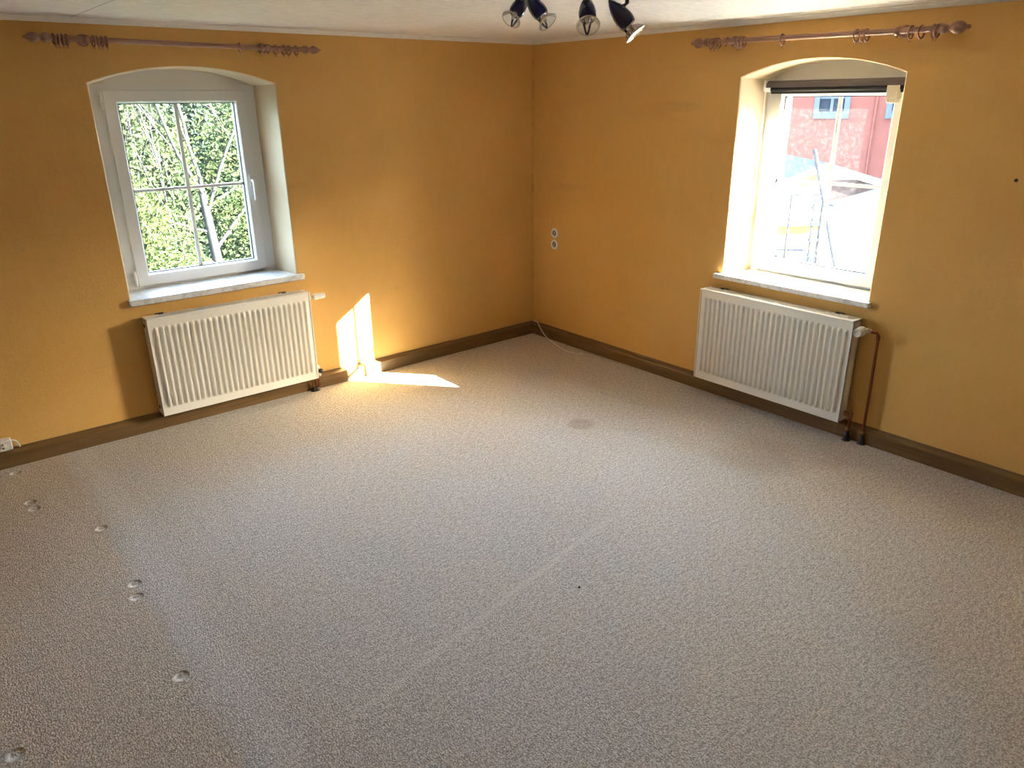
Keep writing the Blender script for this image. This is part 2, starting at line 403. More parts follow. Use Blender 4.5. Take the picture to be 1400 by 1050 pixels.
def make_window(name, label, op, inner, sash, glass, mun, sillr, rz, handle_u, hinge_u, sill_th):
    root = empty(name, (0, 0, 0), rz); tag(root, label, kind='structure')
    f0, f1 = inner; s0, s1, z0, z1 = sash; g0, g1, gz0, gz1 = glass
    # fixed frame: stiles, rails and the panel filling the arch
    b = MB(); yF, yB = D_FR, D_SLAB + .005
    iz1 = 1.972
    b.box(f0 - .004, s0 + .016, yF, yB, .79, iz1); b.box(s1 - .016, f1 + .004, yF, yB, .79, iz1)
    b.box(s0 + .016, s1 - .016, yF + .02, yB, .79, z0 + .016); b.box(s0 + .016, s1 - .016, yF, yB, z1 - .016, iz1)
    b.build('window_frame', 'pvc', root)
    lp = [p for p in arch_loop(f0, f1, iz1 - .02, op[3] - .004, op[4] - .002)]
    lp = [p for p in lp if p[1] >= iz1 + .002]
    b = MB(); pts = [(lp[0][0], iz1 + .002)] + lp + [(lp[-1][0], iz1 + .002)]
    n = len(pts); b.add([(p[0], yF + .004, p[1]) for p in pts] + [(p[0], yB, p[1]) for p in pts], [tuple(range(n)), tuple(range(2 * n - 1, n - 1, -1))] + [(i, (i + 1) % n, n + (i + 1) % n, n + i) for i in range(n)])
    b.box(lp[0][0] + .03, lp[-1][0] - .03, yF - .002, yF + .006, iz1 - .004, iz1 + .004)
    b.build('arch_panel', 'pvc2', root)
    # sash with bead, gasket, glazing bars, panes, handle
    b = MB(); ring_prof(b, sash, glass, yF - .014, yF + .055, 0, yF + .016)
    sa = b.build('sash', 'pvc', root)
    b = MB(); gk = .0035; yg = yF + .030
    for r in ((g0, g0 + gk, gz0, gz1), (g1 - gk, g1, gz0, gz1), (g0, g1, gz0, gz0 + gk), (g0, g1, gz1 - gk, gz1)): b.box(r[0], r[1], yF + .014, yg + .004, r[2], r[3])
    b.build('gasket', 'gasket', sa)
    mu, mz = mun; mw = .011
    MB().box(mu - mw, mu + mw, yg - .006, yg + .006, gz0, gz1, bev=.003).build('glazing_bar', 'pvc', sa)
    MB().box(g0, mu - mw, yg - .006, yg + .006, mz - mw * .8, mz + mw * .8, bev=.003).build('glazing_bar', 'pvc', sa)
    MB().box(mu + mw, g1, yg - .006, yg + .006, mz - mw * .8, mz + mw * .8, bev=.003).build('glazing_bar', 'pvc', sa)
    for (a, c, e, g) in ((g0, mu - mw, gz0, mz - mw), (mu + mw, g1, gz0, mz - mw), (g0, mu - mw, mz + mw, gz1), (mu + mw, g1, mz + mw, gz1)):
        MB().box(a, c, yg - .002, yg + .002, e, g).build('pane', 'glass', sa, recalc=True)
    y = yF - .014; hz = 1.40
    b = MB(); b.box(handle_u - .015, handle_u + .015, y - .011, y + .001, hz - .035, hz + .035, bev=.004)
    b.tube([(handle_u, y - .008, hz), (handle_u, y - .034, hz), (handle_u, y - .045, hz - .012)], .010, 10)
    b.tube([(handle_u, y - .042, hz - .002), (handle_u, y - .046, hz - .02), (handle_u, y - .046, hz - .09), (handle_u, y - .042, hz - .12)], [.010, .011, .0105, .009], 10)
    b.build('handle', 'white', sa)
    for zz in (z0 + .055, z1 - .055):
        b = MB(); b.tube([(hinge_u, y - .004, zz - .045), (hinge_u, y - .004, zz + .045)], .0085, 12); b.box(hinge_u - .008, hinge_u + .008, y - .002, y + .012, zz - .03, zz + .03)
        b.tube([(hinge_u, y - .004, zz - .016), (hinge_u, y - .004, zz - .014)], .0092, 12, 1)
        b.build('hinge', ['white', 'metal'], root)
    b = MB(); b.box(sillr[0], sillr[1], -.036, -.0005, .81 - sill_th, .81, bev=.004); b.box(op[0] + .001, op[1] - .001, -.004, yF + .002, .783, .8095)
    b.build('window_sill', 'marble', root)
    return root
make_window('window_1', 'white four-light window under an arch, looking onto leafy garden trees', OPA, INA, (-2.968, -2.158, .824, 1.938), (-2.893, -2.231, .897, 1.867), (-2.575, 1.381), (-3.095, -2.022), 0, -2.192, -2.978, .036)
make_window('window_2', 'white four-light window under an arch, with roller blind, looking onto a red house', OPB, INB, (1.924, 2.716, .824, 1.938), (1.995, 2.650, .899, 1.868), (2.336, 1.386), (1.803, 2.824), RB, 1.957, 2.727, .030)

# roller blind on window_2
rb = tag(empty('roller_blind', (D_FR - .06, -2.32, 1.905), RB), 'rolled-up black roller blind in a mauve-grey cassette across the window top', 'roller blind')
b = MB(); b.extrude([(-.030, .012), (.030, .012), (.030, .050), (-.010, .050), (-.030, .034)], 'x', -.398, .44); b.build('cassette', 'blind_case', rb)
b = MB(); b.tube([(-.375, 0, .004), (.44, 0, .004)], .0165, 16); b.box(-.375, .44, -.004, .004, -.022, -.008); b.build('rolled_cloth', 'blind_cloth', rb)
b = MB(); b.box(.325, .385, -.034, .02, -.055, .012, bev=.003); b.box(.330, .380, -.030, .018, -.075, -.05, bev=.003); b.build('end_bracket', 'beige', rb)
b = MB(); b.box(-.412, -.396, -.032, .05, -.01, .053, bev=.002); b.build('end_cap', 'white', rb)
b = MB(); b.tube([(-.405, -.02, .0), (-.408, -.018, -.3), (-.412, -.016, -.6), (-.420, -.015, -.80)], .0022, 6); b.tube([(-.398, -.024, .0), (-.402, -.022, -.3), (-.408, -.02, -.6), (-.420, -.015, -.80)], .0022, 6); b.build('pull_chain', 'white', rb)
b = MB(); b.lathe([(0, .02), (.006, .018), (.009, 0), (.009, -.012), (.004, -.03), (0, -.032)], (-.420, -.015, -.82), n=12); b.build('chain_weight', 'white', rb)

# ------------------------------------------------------------------ radiators
def make_radiator(label, loc, rz, L, z0, z1, kind):
    root = tag(empty('radiator', loc, rz), label, 'radiator', 'panel radiators under the windows')
    yb, yf = -.030, -.128
    H = z1 - z0; nr = 28; m = .020; pitch = (L - 2 * m) / nr
    # pressed front sheet: rounded flutes between narrow grooves, run out towards top and bottom
    prof = [(0, 0), (.16, 0), (.26, .30), (.36, .80), (.46, 1), (.70, 1), (.80, .80), (.90, .30)]
    us = [(0, 0), (m * .7, 0)]
    for i in range(nr):
        for t_, h in prof: us.append((m + (i + t_) * pitch, h))
    us += [(L - m, 0), (L, 0)]
    zz = [(0, 0), (.046, 0), (.052, .25), (.060, .75), (.070, 1), (H - .070, 1), (H - .060, .75), (H - .052, .25), (H - .046, 0), (H, 0)]
    b = MB(); nu = len(us)
    vs = [(u, yf + .010 - .0165 * h * k, z0 + z) for z, k in zz for u, h in us]
    fs = [(j * nu + i, j * nu + i + 1, (j + 1) * nu + i + 1, (j + 1) * nu + i) for j in range(len(zz) - 1) for i in range(nu - 1)]
    b.add(vs, fs, 0, True)
    b.box(.0045, L - .0045, yf + .0085, yf + .03, z0 + .001, z1 - .004)
    fp = b.build('front_panel', 'enamel', root, recalc=False)
    b = MB(); b.box(.012, L - .012, yb - .012, yb - .004, z0 + .01, z1 - .012); b.box(.03, L - .03, (yb + yf) / 2 - .015, (yb + yf) / 2 + .015, z0 + .03, z1 - .04)
    b.build('rear_panel', 'enamel', root)
    for u in (0, L):
        s = 1 if u == 0 else -1
        b = MB(); b.box(min(u - .003 * s, u + .004 * s), max(u - .003 * s, u + .004 * s), yf + .005, yb, z0 + .002, z1 - .002, bev=.0015)
        b.box(min(u - .003 * s, u + .004 * s), max(u - .003 * s, u + .004 * s), yf + .004, yf + .02, z0 + .002, z1 + .002)
        b.box(min(u - .003 * s, u + .004 * s), max(u - .003 * s, u + .004 * s), yb - .012, yb, z0 + .002, z1)
        b.box(min(u - .003 * s, u + .004 * s), max(u - .003 * s, u + .004 * s), yf + .001, yb, z1 - .012, z1 + .002)
        b.build('side_panel', 'enamel', root)
    # top grille: rim plus bars over a dark inside
    b = MB(); b.box(0, L, yf - .001, yf + .016, z1 - .006, z1 + .003, bev=.0015); b.box(0, L, yb - .010, yb, z1 - .006, z1 + .002)
    b.box(0, .028, yf, yb, z1 - .006, z1 + .0025); b.box(L - .028, L, yf, yb, z1 - .006, z1 + .0025)
    b.build('top_rim', 'enamel', root)
    b = MB(); nb = 84
    for i in range(nb):
        u = .03 + (L - .06) * i / (nb - 1); b.box(u - .0022, u + .0022, yf + .014, yb - .008, z1 - .003, z1 + .001)
    for k in (.33, .66): b.box(.02, L - .02, yf + (yb - yf) * k - .002, yf + (yb - yf) * k + .002, z1 - .004, z1 + .0012)
    g = b.build('top_grille', 'enamel', root); g['kind'] = 'stuff'
    MB().box(.01, L - .01, yf + .016, yb - .012, z1 - .034, z1 - .026).build('convector', 'enamel', root)
    for u in (.075, L - .16):
        b = MB(); b.box(u, u + .05, yb + .002, -.002, z1 - .03, z1 + .004, bev=.003); b.box(u + .012, u + .038, yb - .012, yb + .004, z1 + .001, z1 + .007, bev=.002); b.build('wall_bracket', 'black', root)
    for (u, zc) in ((0, z1 - .045), (0, z0 + .045), (L, z1 - .052), (L, z0 + .045)):
        s = -1 if u == 0 else 1
        b = MB(); b.lathe([(0, .006 * 1), (.011, .006), (.012, .0), (.014, -.004)], (u, -.060, zc), (s, 0, 0), 12); b.build('plug', 'black' if u == 0 else 'brass', root)
    yc = -.060
    if kind == 'A':
        zc = z1 - .052
        b = MB(); b.lathe([(.010, 0), (.010, .012), (.015, .013), (.015, .026), (.010, .028), (.010, .044), (.013, .045), (.013, .056)], (L, yc, zc), (1, 0, 0), 14); b.tube([(L + .032, yc, zc), (L + .032, yc + .03, zc), (L + .032, -.002, zc)], .009, 10); b.build('valve_body', 'metal', root)
        b = MB(); b.lathe([(0, .052), (.019, .052), (.021, .056), (.0215, .075), (.0205, .077), (.0205, .080), (.021, .082), (.018, .128), (.015, .133), (0, .134)], (L, yc, zc), (1, 0, 0), 20); b.build('thermostat_head', 'white', root)
        zc = z0 + .045
        b = MB(); b.lathe([(.012, 0), (.012, .008), (.017, .009), (.017, .022), (.012, .024), (.012, .034)], (L, yc, zc), (1, 0, 0), 14); b.tube([(L + .022, yc - .004, zc + .03), (L + .030, yc, zc + .012), (L + .034, yc, zc - .01), (L + .034, yc, zc - .045)], [.012, .014, .014, .012], 12); b.lathe([(.015, -.052), (.017, -.050), (.017, -.038), (.015, -.036)], (L + .034, yc, zc), (0, 0, 1), 6); b.build('return_valve', 'metal', root)
        b = MB(); b.lathe([(0, .010), (.014, .010), (.016, .014), (.016, .030), (.012, .034), (0, .034)], (L + .034, yc, zc - .012), (.5, -1, 0), 14); b.build('valve_cap', 'black', root)
        b = MB(); b.tube([(L + .03, yc, zc - .02), (L + .028, yc, .03), (L + .005, yc, .002)], .0075, 10); b.tube([(L - .02, yc, z0 + .02), (L - .012, yc, .002)], .0075, 10); b.build('supply_pipe', 'copper', root)
        for u in (L + .006, L - .012):
            b = MB(); b.lathe([(0, .026), (.010, .026), (.014, .022), (.017, .006), (.024, .002), (.025, .0)], (u, yc, .0005), (0, 0, 1), 14); b.build('floor_collar', 'black', root)
    else:
        zc = z1 - .050; u1 = L + .112; yp = -.045
        b = MB(); b.lathe([(.010, 0), (.010, .010), (.015, .011), (.015, .024), (.011, .026), (.011, .050), (.015, .052), (.015, .064), (.010, .066), (.010, .085)], (L, yc, zc), (1, 0, 0), 14)
        b.tube([(L + .036, yc, zc), (L + .036, yc - .03, zc)], .012, 12); b.build('valve_body', 'metal', root)
        b = MB(); b.lathe([(0, .020), (.022, .020), (.0255, .024), (.0255, .040), (.024, .042), (.024, .045), (.0255, .047), (.0235, .082), (.020, .086), (.019, .0835), (0, .0835)], (L + .036, yc, zc), (.04, -1, -.03), 22); b.build('thermostat_head', 'dirtywhite', root)
        pts = [(L + .075, yc, zc), (L + .092, yc, zc - .001), (u1 - .006, yp - .01, zc - .004), (u1, yp - .006, zc - .018), (u1, yp, zc - .05), (u1 + .006, yp, .30), (u1 + .006, yp, .002)]
        b = MB(); b.tube(pts, .0078, 12); b.tube([(L + .08, yc, zc), (L + .096, yc, zc - .001)], .011, 12); b.tube([(u1, yp - .003, zc - .022), (u1, yp, zc - .045)], .0108, 12); b.build('supply_pipe', 'copper', root)
        zl = z0 + .045
        b = MB(); b.lathe([(.010, 0), (.014, .001), (.014, .014), (.009, .016), (.009, .034)], (L, yc, zl), (1, 0, 0), 12); b.lathe([(0, -.02), (.012, -.02), (.012, .016), (.008, .018), (.008, .03), (0, .03)], (L + .040, yc, zl), (0, 0, 1), 12); b.build('return_valve', 'brass', root)
        b = MB(); b.tube([(L + .040, yc, zl - .015), (L + .040, yc, zl - .05), (L + .036, yc, .002)], .0075, 10); b.build('return_pipe', 'copper', root)
        for (u, y) in ((L + .036, yc), (u1 + .006, yp)):
            b = MB(); b.lathe([(0, .062), (.011, .062), (.013, .05), (.013, .036), (.018, .034), (.018, .016), (.014, .014), (.022, .004), (.024, 0)], (u, y, .0005), (0, 0, 1), 14); b.build('floor_collar', 'black', root)
            b = MB(); b.lathe([(.0105, .062), (.012, .064), (.012, .078), (.0085, .082)], (u, y, 0), (0, 0, 1), 12); b.build('pipe_union', 'brass', root)
    return root
make_radiator('white ribbed panel radiator under the garden window, thermostat head pointing along the wall', (-3.042, 0, 0), 0, .997, .106, .706, 'A')
make_radiator('cream-white ribbed panel radiator under the red-house window, with bare copper riser pipe', (0, -1.787, 0), RB, 1.010, .116, .718, 'B')

# ------------------------------------------------------------------ curtain poles and rings
FIN = [(.0135, 0), (.0135, .010), (.019, .014), (.022, .024), (.022, .036), (.017, .046), (.011, .050), (.010, .056), (.012, .060), (.020, .070), (.0235, .082), (.021, .094), (.013, .108), (.008, .116), (.006, .124), (.0, .128)]
FIN2 = [(.0135, 0), (.0135, .006), (.021, .010), (.0245, .022), (.0225, .036), (.014, .044), (.012, .050), (.016, .056), (.025, .068), (.029, .084), (.027, .100), (.018, .114), (.009, .120), (.009, .126), (.011, .132), (.007, .138), (0, .139)]
def make_pole(label, loc, rz, u0, u1, z0, z1, brk, fin):
    root = tag(empty('curtain_pole', loc, rz), label, 'curtain pole', 'wooden curtain poles')
    fl = fin[-1][1]; yp = -.085
    zf = lambda u: z0 + (z1 - z0) * (u - u0) / (u1 - u0)
    b = MB(); b.tube([(u0 + fl, yp, zf(u0 + fl)), (u1 - fl, yp, zf(u1 - fl))], .0135, 16); b.build('pole', 'pole', root)
    b = MB(); b.lathe(fin, (u0 + fl, yp, zf(u0 + fl)), (-1, 0, 0), 18); b.build('finial', 'pole', root)
    b = MB(); b.lathe(fin, (u1 - fl, yp, zf(u1 - fl)), (1, 0, 0), 18); b.build('finial', 'pole', root)
    for u in brk:
        z = zf(u)
        b = MB(); b.lathe([(.0145, -.013), (.021, -.012), (.021, .012), (.0145, .013)], (u, yp, z), (1, 0, 0), 18); b.tube([(u, yp + .012, z), (u, -.02, z), (u, -.012, z)], [.010, .011, .012], 12); b.lathe([(0, 0), (.030, .0), (.030, .008), (.024, .012), (.012, .016), (0, .016)], (u, -.0005, z), (0, -1, 0), 18)
        b.lathe([(0, .0), (.005, 0), (.005, .008), (0, .010)], (u, yp, z - .020), (0, 0, -1), 8, 1)
        b.build('bracket', ['pole', 'brass'], root)
    return root, zf
ring_proto = {}
def rings(us, zf, rz, label, group, mat, loc, big=1.0, seed=1):
    rnd = random.Random(seed)
    key = (mat, big)
    for num, u in enumerate(us):
        if key not in ring_proto:
            b = MB(); b.torus((0, 0, 0), (1, 0, 0), 0.0245 * big, .0048, 26, 8); b.torus((0, 0, -.0335 * big), (0, 1, 0), .0045, .0012, 10, 5)
            o = b.build('curtain_ring', mat); ring_proto[key] = o
        else:
            o = ring_proto[key].copy(); C.objects.link(o)
        zc = zf(u) - (.0245 * big - .0042 - .0135)
        p = Matrix.Rotation(rz, 3, 'Z') @ Vector((u, -.085, zc)) + Vector(loc)
        o.location = p; o.rotation_euler = (0, R(rnd.uniform(-5, 5)), rz + R(rnd.uniform(-7, 7)))
        tag(o, label.format(o=('first', 'second', 'third', 'fourth')[num]), 'curtain ring', group)
pa, zfa = make_pole('pinkish-brown turned wooden curtain pole above the garden window', (0, 0, 0), 0, -3.340, -1.785, 2.174, 2.156, (-3.062, -2.118), FIN)
pb, zfb = make_pole('pinkish-brown turned wooden curtain pole above the red-house window', (0, 0, 0), RB, 1.543, 3.093, 2.172, 2.152, (1.790, 2.768), FIN2)
rings((-3.205, -3.186, -3.168, -3.150), zfa, 0, 'wooden curtain ring on garden-window pole, {o} from the finial far from the room corner', 'rings by the outer finial of the garden-window pole', 'ring', (0, 0, 0), seed=1)
rings((-3.030, -3.010, -2.990, -2.970), zfa, 0, 'wooden curtain ring on garden-window pole, {o} inside the bracket far from the room corner', 'rings inside the outer bracket of the garden-window pole', 'ring', (0, 0, 0), seed=2)
rings((-2.280,), zfa, 0, 'single wooden curtain ring alone on the long bare stretch of the garden-window pole', None, 'ring', (0, 0, 0), seed=3)
rings((-2.160,), zfa, 0, 'wooden curtain ring touching the bracket of the garden-window pole near the room corner', None, 'ring', (0, 0, 0), seed=4)
rings((-2.070, -2.020, -1.990, -1.943), zfa, 0, 'wooden curtain ring on garden-window pole, {o} beyond the bracket towards the corner finial', 'rings by the corner finial of the garden-window pole', 'ring', (0, 0, 0), seed=5)
rings((1.690, 1.712, 1.735), zfb, RB, 'wooden curtain ring on red-house-window pole, {o} from the finial near the room corner', 'rings by the corner finial of the red-house-window pole', 'ring', (0, 0, 0), 1.12, 6)
rings((1.866, 1.885, 1.905), zfb, RB, 'wooden curtain ring on red-house-window pole, {o} inside the bracket near the room corner', 'rings inside the corner bracket of the red-house-window pole', 'ring', (0, 0, 0), 1.12, 7)
rings((2.150,), zfb, RB, 'single wooden curtain ring alone on the bare middle of the red-house-window pole', None, 'ring', (0, 0, 0), 1.12, 8)
rings((2.565, 2.592, 2.618), zfb, RB, 'wooden curtain ring on red-house-window pole, {o} of the trio before the outer bracket', 'trio of rings on the red-house-window pole', 'ring', (0, 0, 0), 1.12, 9)
rings((2.832, 2.880), zfb, RB, 'wooden curtain ring on red-house-window pole, {o} of the loose pair beyond the outer bracket', 'loose pair of rings on the red-house-window pole', 'ring', (0, 0, 0), 1.12, 10)
rings((2.936, 2.952), zfb, RB, 'wooden curtain ring on red-house-window pole, {o} of the two tight by the outer finial', 'rings by the outer finial of the red-house-window pole', 'ring', (0, 0, 0), 1.12, 11)

# ------------------------------------------------------------------ ceiling spotlight
P1 = Vector((-2.345, -2.587, ZC)); P4 = Vector((-2.683, -3.396, ZC))
dirb = (P4 - P1); Lb = dirb.length; mid = (P1 + P4) / 2
sp = tag(empty('ceiling_spotlight', mid), 'ceiling light with four cobalt-blue drop-shaped spot heads and clear glass discs', 'ceiling lamp')
ang = math.atan2(dirb.y, dirb.x)
b = MB(); b.box(-Lb / 2 - .06, Lb / 2 + .06, -.03, .03, -.028, -.0005, bev=.004); b.build('mounting_bar', 'black', sp, rz=ang)
def at(px_, py_, d):
    return CP + (FW + RT * ((px_ - 700) / 1013.3) - UP * ((py_ - 525) / 1013.3)) * d
HEADS = [ # pivot point (world), nose direction (towards the lens), sizes
    (700, 4, 2.35, Vector((-.42, -.25, -.80)), (709, 11)), (741, 2, 2.10, Vector((.52, -.10, -.70)), (735, 13)), (806, 6, 1.86, Vector((.0, -.42, -.90)), (803, 17)), (854, 14, 1.60, Vector((.55, .06, -.66)), (852, 25))]
for i, (hx, hy, d, dv, cen) in enumerate(HEADS):
    c = at(cen[0], cen[1], d)
    # direction given in view axes: x right, y towards/away, z up
    ax = (RT * dv.x + (-FW) * (-dv.y) + UP * dv.z).normalized()
    back = c - ax * .045
    hs = (1.0, .95, .92, .82)[i]
    b = MB()
    prof = [(0, -.062), (.004, -.058), (.011, -.046), (.018, -.030), (.0225, -.012), (.0245, .004), (.0235, .016), (.020, .024), (.0, .025)]
    b.lathe(prof, (0, 0, 0), ax, 22)
    hd = b.build('spot_head', 'cobalt', sp); hd.location = c - mid; hd.scale = (hs, hs, hs)
    # curved tail strap holding the glass disc
    side = ax.cross(RT).normalized()
    if side.z > 0: side = -side
    b = MB(); pr = ax.cross(side).normalized()
    for q in (-1, 1): b.tube([side * .019 + pr * .010 * q + ax * .012, side * .022 + pr * .0075 * q + ax * .026, side * .027 + pr * .0045 * q + ax * .040, side * .0315 + ax * .051], [.0040, .0034, .0028, .0024], 8)
    b.build('strap', 'cobalt', hd)
    b = MB(); b.lathe([(.008, .022), (.008, .030), (.0045, .032), (.0045, .044), (.0, .046)], (0, 0, 0), ax, 12); b.build('bulb_holder', 'metal', hd)
    b = MB(); b.lathe([(.010, .030), (.020, .036), (.0285, .047), (.0315, .050), (.0315, .0525), (.028, .0525), (.0, .052)], (0, 0, 0), ax, 26); b.build('glass_disc', 'lens', hd)
    b = MB(); b.torus(ax * .051, ax, .0310, .0016, 28, 6); b.build('disc_rim', 'dirtywhite', hd)
    top = Vector((P1 + dirb * (i / 3.0))); top.z = ZC - .028
    b = MB(); b.tube([Vector((0, 0, 0)) - ax * .012, Vector((0, 0, .03)), (c * 0) + Vector((top.x - c.x, top.y - c.y, .06)) * (.5 / hs), Vector((top.x - c.x, top.y - c.y, top.z - c.z)) / hs], .0055, 8); b.build('stem', 'black', hd)

# ------------------------------------------------------------------ small things
for z, lab in ((.874, 'upper round white antenna socket near the room corner'), (.784, 'lower round white antenna socket near the room corner')):
    s_ = tag(empty('wall_socket', (0, -.262, z), RB), lab, 'socket')
    b = MB(); b.lathe([(.021, .002), (.022, .007), (.028, .0085), (.035, .007), (.039, .003), (.040, .0)], (0, -.0003, 0), (0, -1, 0), 28); b.build('cover_ring', 'white', s_)
    b = MB(); b.lathe([(0, .002), (.010, .002), (.0225, .0025)], (0, -.0003, 0), (0, -1, 0), 20); b.build('painted_recess', 'gap', s_)  # flat disc, the shade of the socket opening is put into its colour
    b = MB(); b.lathe([(0, .009), (.006, .009), (.007, .002)], (0, -.0003, .006), (0, -1, 0), 12); b.lathe([(0, .008), (.005, .008), (.006, .002)], (0, -.0003, -.008), (0, -1, 0), 12); b.build('contact', 'metal', s_)
    s_['group'] = 'antenna sockets'
h_ = MB().lathe([(0, .0012), (.004, .0012), (.006, .0006), (.0085, .0)], (0, -.0002, 0), (0, -1, 0), 14)
tag(h_.build('painted_drill_hole', 'gap', None, (0, -3.382, 1.496), RB), 'flat disc painted dark as a small drill hole in the ochre wall beside the blind window', 'drill hole')  # no real hole: its shade is painted as a dark disc
# power strip on the skirting
ps = tag(empty('power_strip', (-3.92, 0, .103)), 'white surface socket box sitting on the skirting board', 'socket box')
b = MB(); b.box(-.1, .108, -.044, -.001, .0, .064, bev=.006); b.box(-.096, .104, -.0455, -.043, .006, .058); b.build('casing', 'white', ps)
for u in (-.05, .065): MB().lathe([(0, .002), (.0165, .002), (.0185, .0)], (u, -.0455, .032), (0, -1, 0), 18).build('socket_face', 'dirtywhite', ps)
for (u, z) in ((.065, .042), (.065, .020)):
    MB().lathe([(0, .0015), (.0045, .0015), (.0045, 0)], (u, -.0476, z), (0, -1, 0), 10).build('contact_hole', 'black', ps)
b = MB(); b.tube([(.106, -.022, .048), (.118, -.022, .047), (.130, -.020, .036), (.138, -.014, .012), (.142, -.010, -.004)], .0042, 8); b.build('lead', 'white', ps)
# loose antenna lead in the corner
lead = tag(empty('loose_cable', (-.148, -.64, 0)), 'thin white cable trailing from the corner skirting onto the carpet, ending in a small plug', 'cable')
o0 = Vector((-.148, -.64, 0))
pts = [(-.008, -.012, .1045), (-.014, -.045, .1050), (-.020, -.085, .101), (-.034, -.115, .088), (-.040, -.15, .060), (-.050, -.20, .030), (-.066, -.27, .010), (-.090, -.35, .0045), (-.125, -.45, .0042), (-.150, -.53, .0042), (-.160, -.60, .0042), (-.152, -.67, .0045), (-.140, -.72, .007)]
def smooth(pts, n=5):
    P_ = [Vector(p) for p in pts]; out = []
    for i in range(len(P_) - 1):
        p0, p1, p2, p3 = P_[max(i - 1, 0)], P_[i], P_[i + 1], P_[min(i + 2, len(P_) - 1)]
        for k in range(n):
            t_ = k / n; out.append(.5 * ((2 * p1) + (p2 - p0) * t_ + (2 * p0 - 5 * p1 + 4 * p2 - p3) * t_ ** 2 + (3 * p1 - p0 - 3 * p2 + p3) * t_ ** 3))
    return out + [P_[-1]]
MB().tube([p - o0 for p in smooth(pts)], .0042, 8).build('lead', 'white', lead)
b = MB(); b.lathe([(0, -.004), (.006, -.004), (.008, .0), (.0095, .006), (.0095, .024), (.007, .026), (.007, .034), (0, .034)], Vector((-.140, -.72, .0100)) - o0, (.25, -1, 0), 14); b.build('plug', 'white', lead)
b = MB(); b.lathe([(.0045, .034), (.0045, .042), (0, .042)], Vector((-.140, -.72, .0100)) - o0, (.25, -1, 0), 10); b.build('plug_pin', 'metal', lead)
# a dark crumb on the carpet
b = MB(); b.lathe([(0, 0), (.005, .001), (.006, .003), (.003, .006), (0, .007)], (0, 0, 0), (0, 0, 1), 7); b.box(.002, .012, -.002, .002, .0005, .003)
tag(b.build('crumb', 'black', None, (-2.22, -2.833, .0005), .6), 'tiny black crumb lying on the open carpet', 'crumb')

# ------------------------------------------------------------------ outdoors
GZ = -2.6
OUT = {}
def leafmat(name, a, bcol, c):
    t = NT(name); f = t.noise(1.7, 3); g = t.noise(23, 2, .6)
    col = t.mix(t.mr(f, .35, .65), a, bcol); col = t.mix(t.math('MULTIPLY', t.mr(g, .5, .72), .7), col, c)
    t.set(col, .6, spec=.0)
    tl = t.new('ShaderNodeBsdfTranslucent'); t.put(tl.inputs[0], col); mx = t.new('ShaderNodeMixShader'); mx.inputs[0].default_value = .3
    t.link(t.b.outputs[0], mx.inputs[1]); t.link(tl.outputs[0], mx.inputs[2]); t.link(mx.outputs[0], t.out.inputs[0]); return t.m
MAT['leaf_bush'] = leafmat('bright_bush_leaves', (0.0182, 0.0304, 0.0115), (0.0277, 0.0371, 0.0108), (0.0432, 0.0419, 0.0135))
MAT['leaf_far'] = leafmat('garden_leaves', (0.0147, 0.0238, 0.0126), (0.0210, 0.0287, 0.0123), (0.0322, 0.0336, 0.0147))
MAT['leaf_dark'] = leafmat('dark_garden_leaves', (0.0147, 0.0231, 0.0175), (0.0196, 0.0280, 0.0182), (0.0266, 0.0336, 0.0196))
MAT['bark'] = simple('pale_bark', (0.0136, 0.0141, 0.0138), .8, var=.3, nscale=25, bump=.4, spec=.0)
MAT['twig'] = simple('pale_twigs', (0.0208, 0.0205, 0.0189), .8, var=.2, spec=.0)
MAT['lawn'] = simple('lawn_grass', (.016, .024, .010), .95, var=.4, nscale=4, spec=.0)
MAT['yard'] = simple('pale_yard_paving', (.42, .41, .39), .9, var=.1, nscale=2, spec=.0)
MAT['red'] = simple('salmon_red_render', (.098, .036, .028), .95, var=.22, nscale=3.2, bump=.6, spec=.0)
MAT['ext_white'] = simple('white_render', (.70, .70, .68), .9, var=.04, spec=.0)
MAT['ext_blue'] = simple('pale_blue_window', (.050, .060, .074), .6, var=.05, spec=.0)
MAT['ext_glass'] = simple('reflecting_dark_pane', (.016, .022, .030), .15, var=.4, nscale=3, spec=.0)
MAT['tile'] = simple('brown_roof_tile', (0.0188, 0.0142, 0.0142), .9, var=.5, nscale=9, bump=.5, spec=.0)
MAT['slate'] = simple('blue_grey_roof', (0.0224, 0.0280, 0.0364), .7, var=.1, spec=.0)
MAT['yellow'] = simple('yellow_render', (0.0700, 0.0560, 0.0217), .9, var=.1, spec=.0)
MAT['galv'] = simple('galvanised_tube', (0.0195, 0.0210, 0.0240), .5, .0, spec=.0)
tag(MB().box(-45, 3.0, .6, 11, GZ - .2, GZ).add([(-45, 11, GZ), (45, 11, GZ), (45, 60, GZ), (-45, 60, GZ)], [(0, 1, 2, 3)]).build('ground', 'lawn', recalc=False), 'lawn of the garden', kind='structure')
tag(MB().box(.6, 60, -45, .55, GZ - .2, GZ).add([(3.02, .55, GZ), (60, .55, GZ), (60, 10.9, GZ), (3.02, 10.9, GZ)], [(0, 1, 2, 3)]).build('yard', 'yard', recalc=False), 'pale paved yard outside', kind='structure')

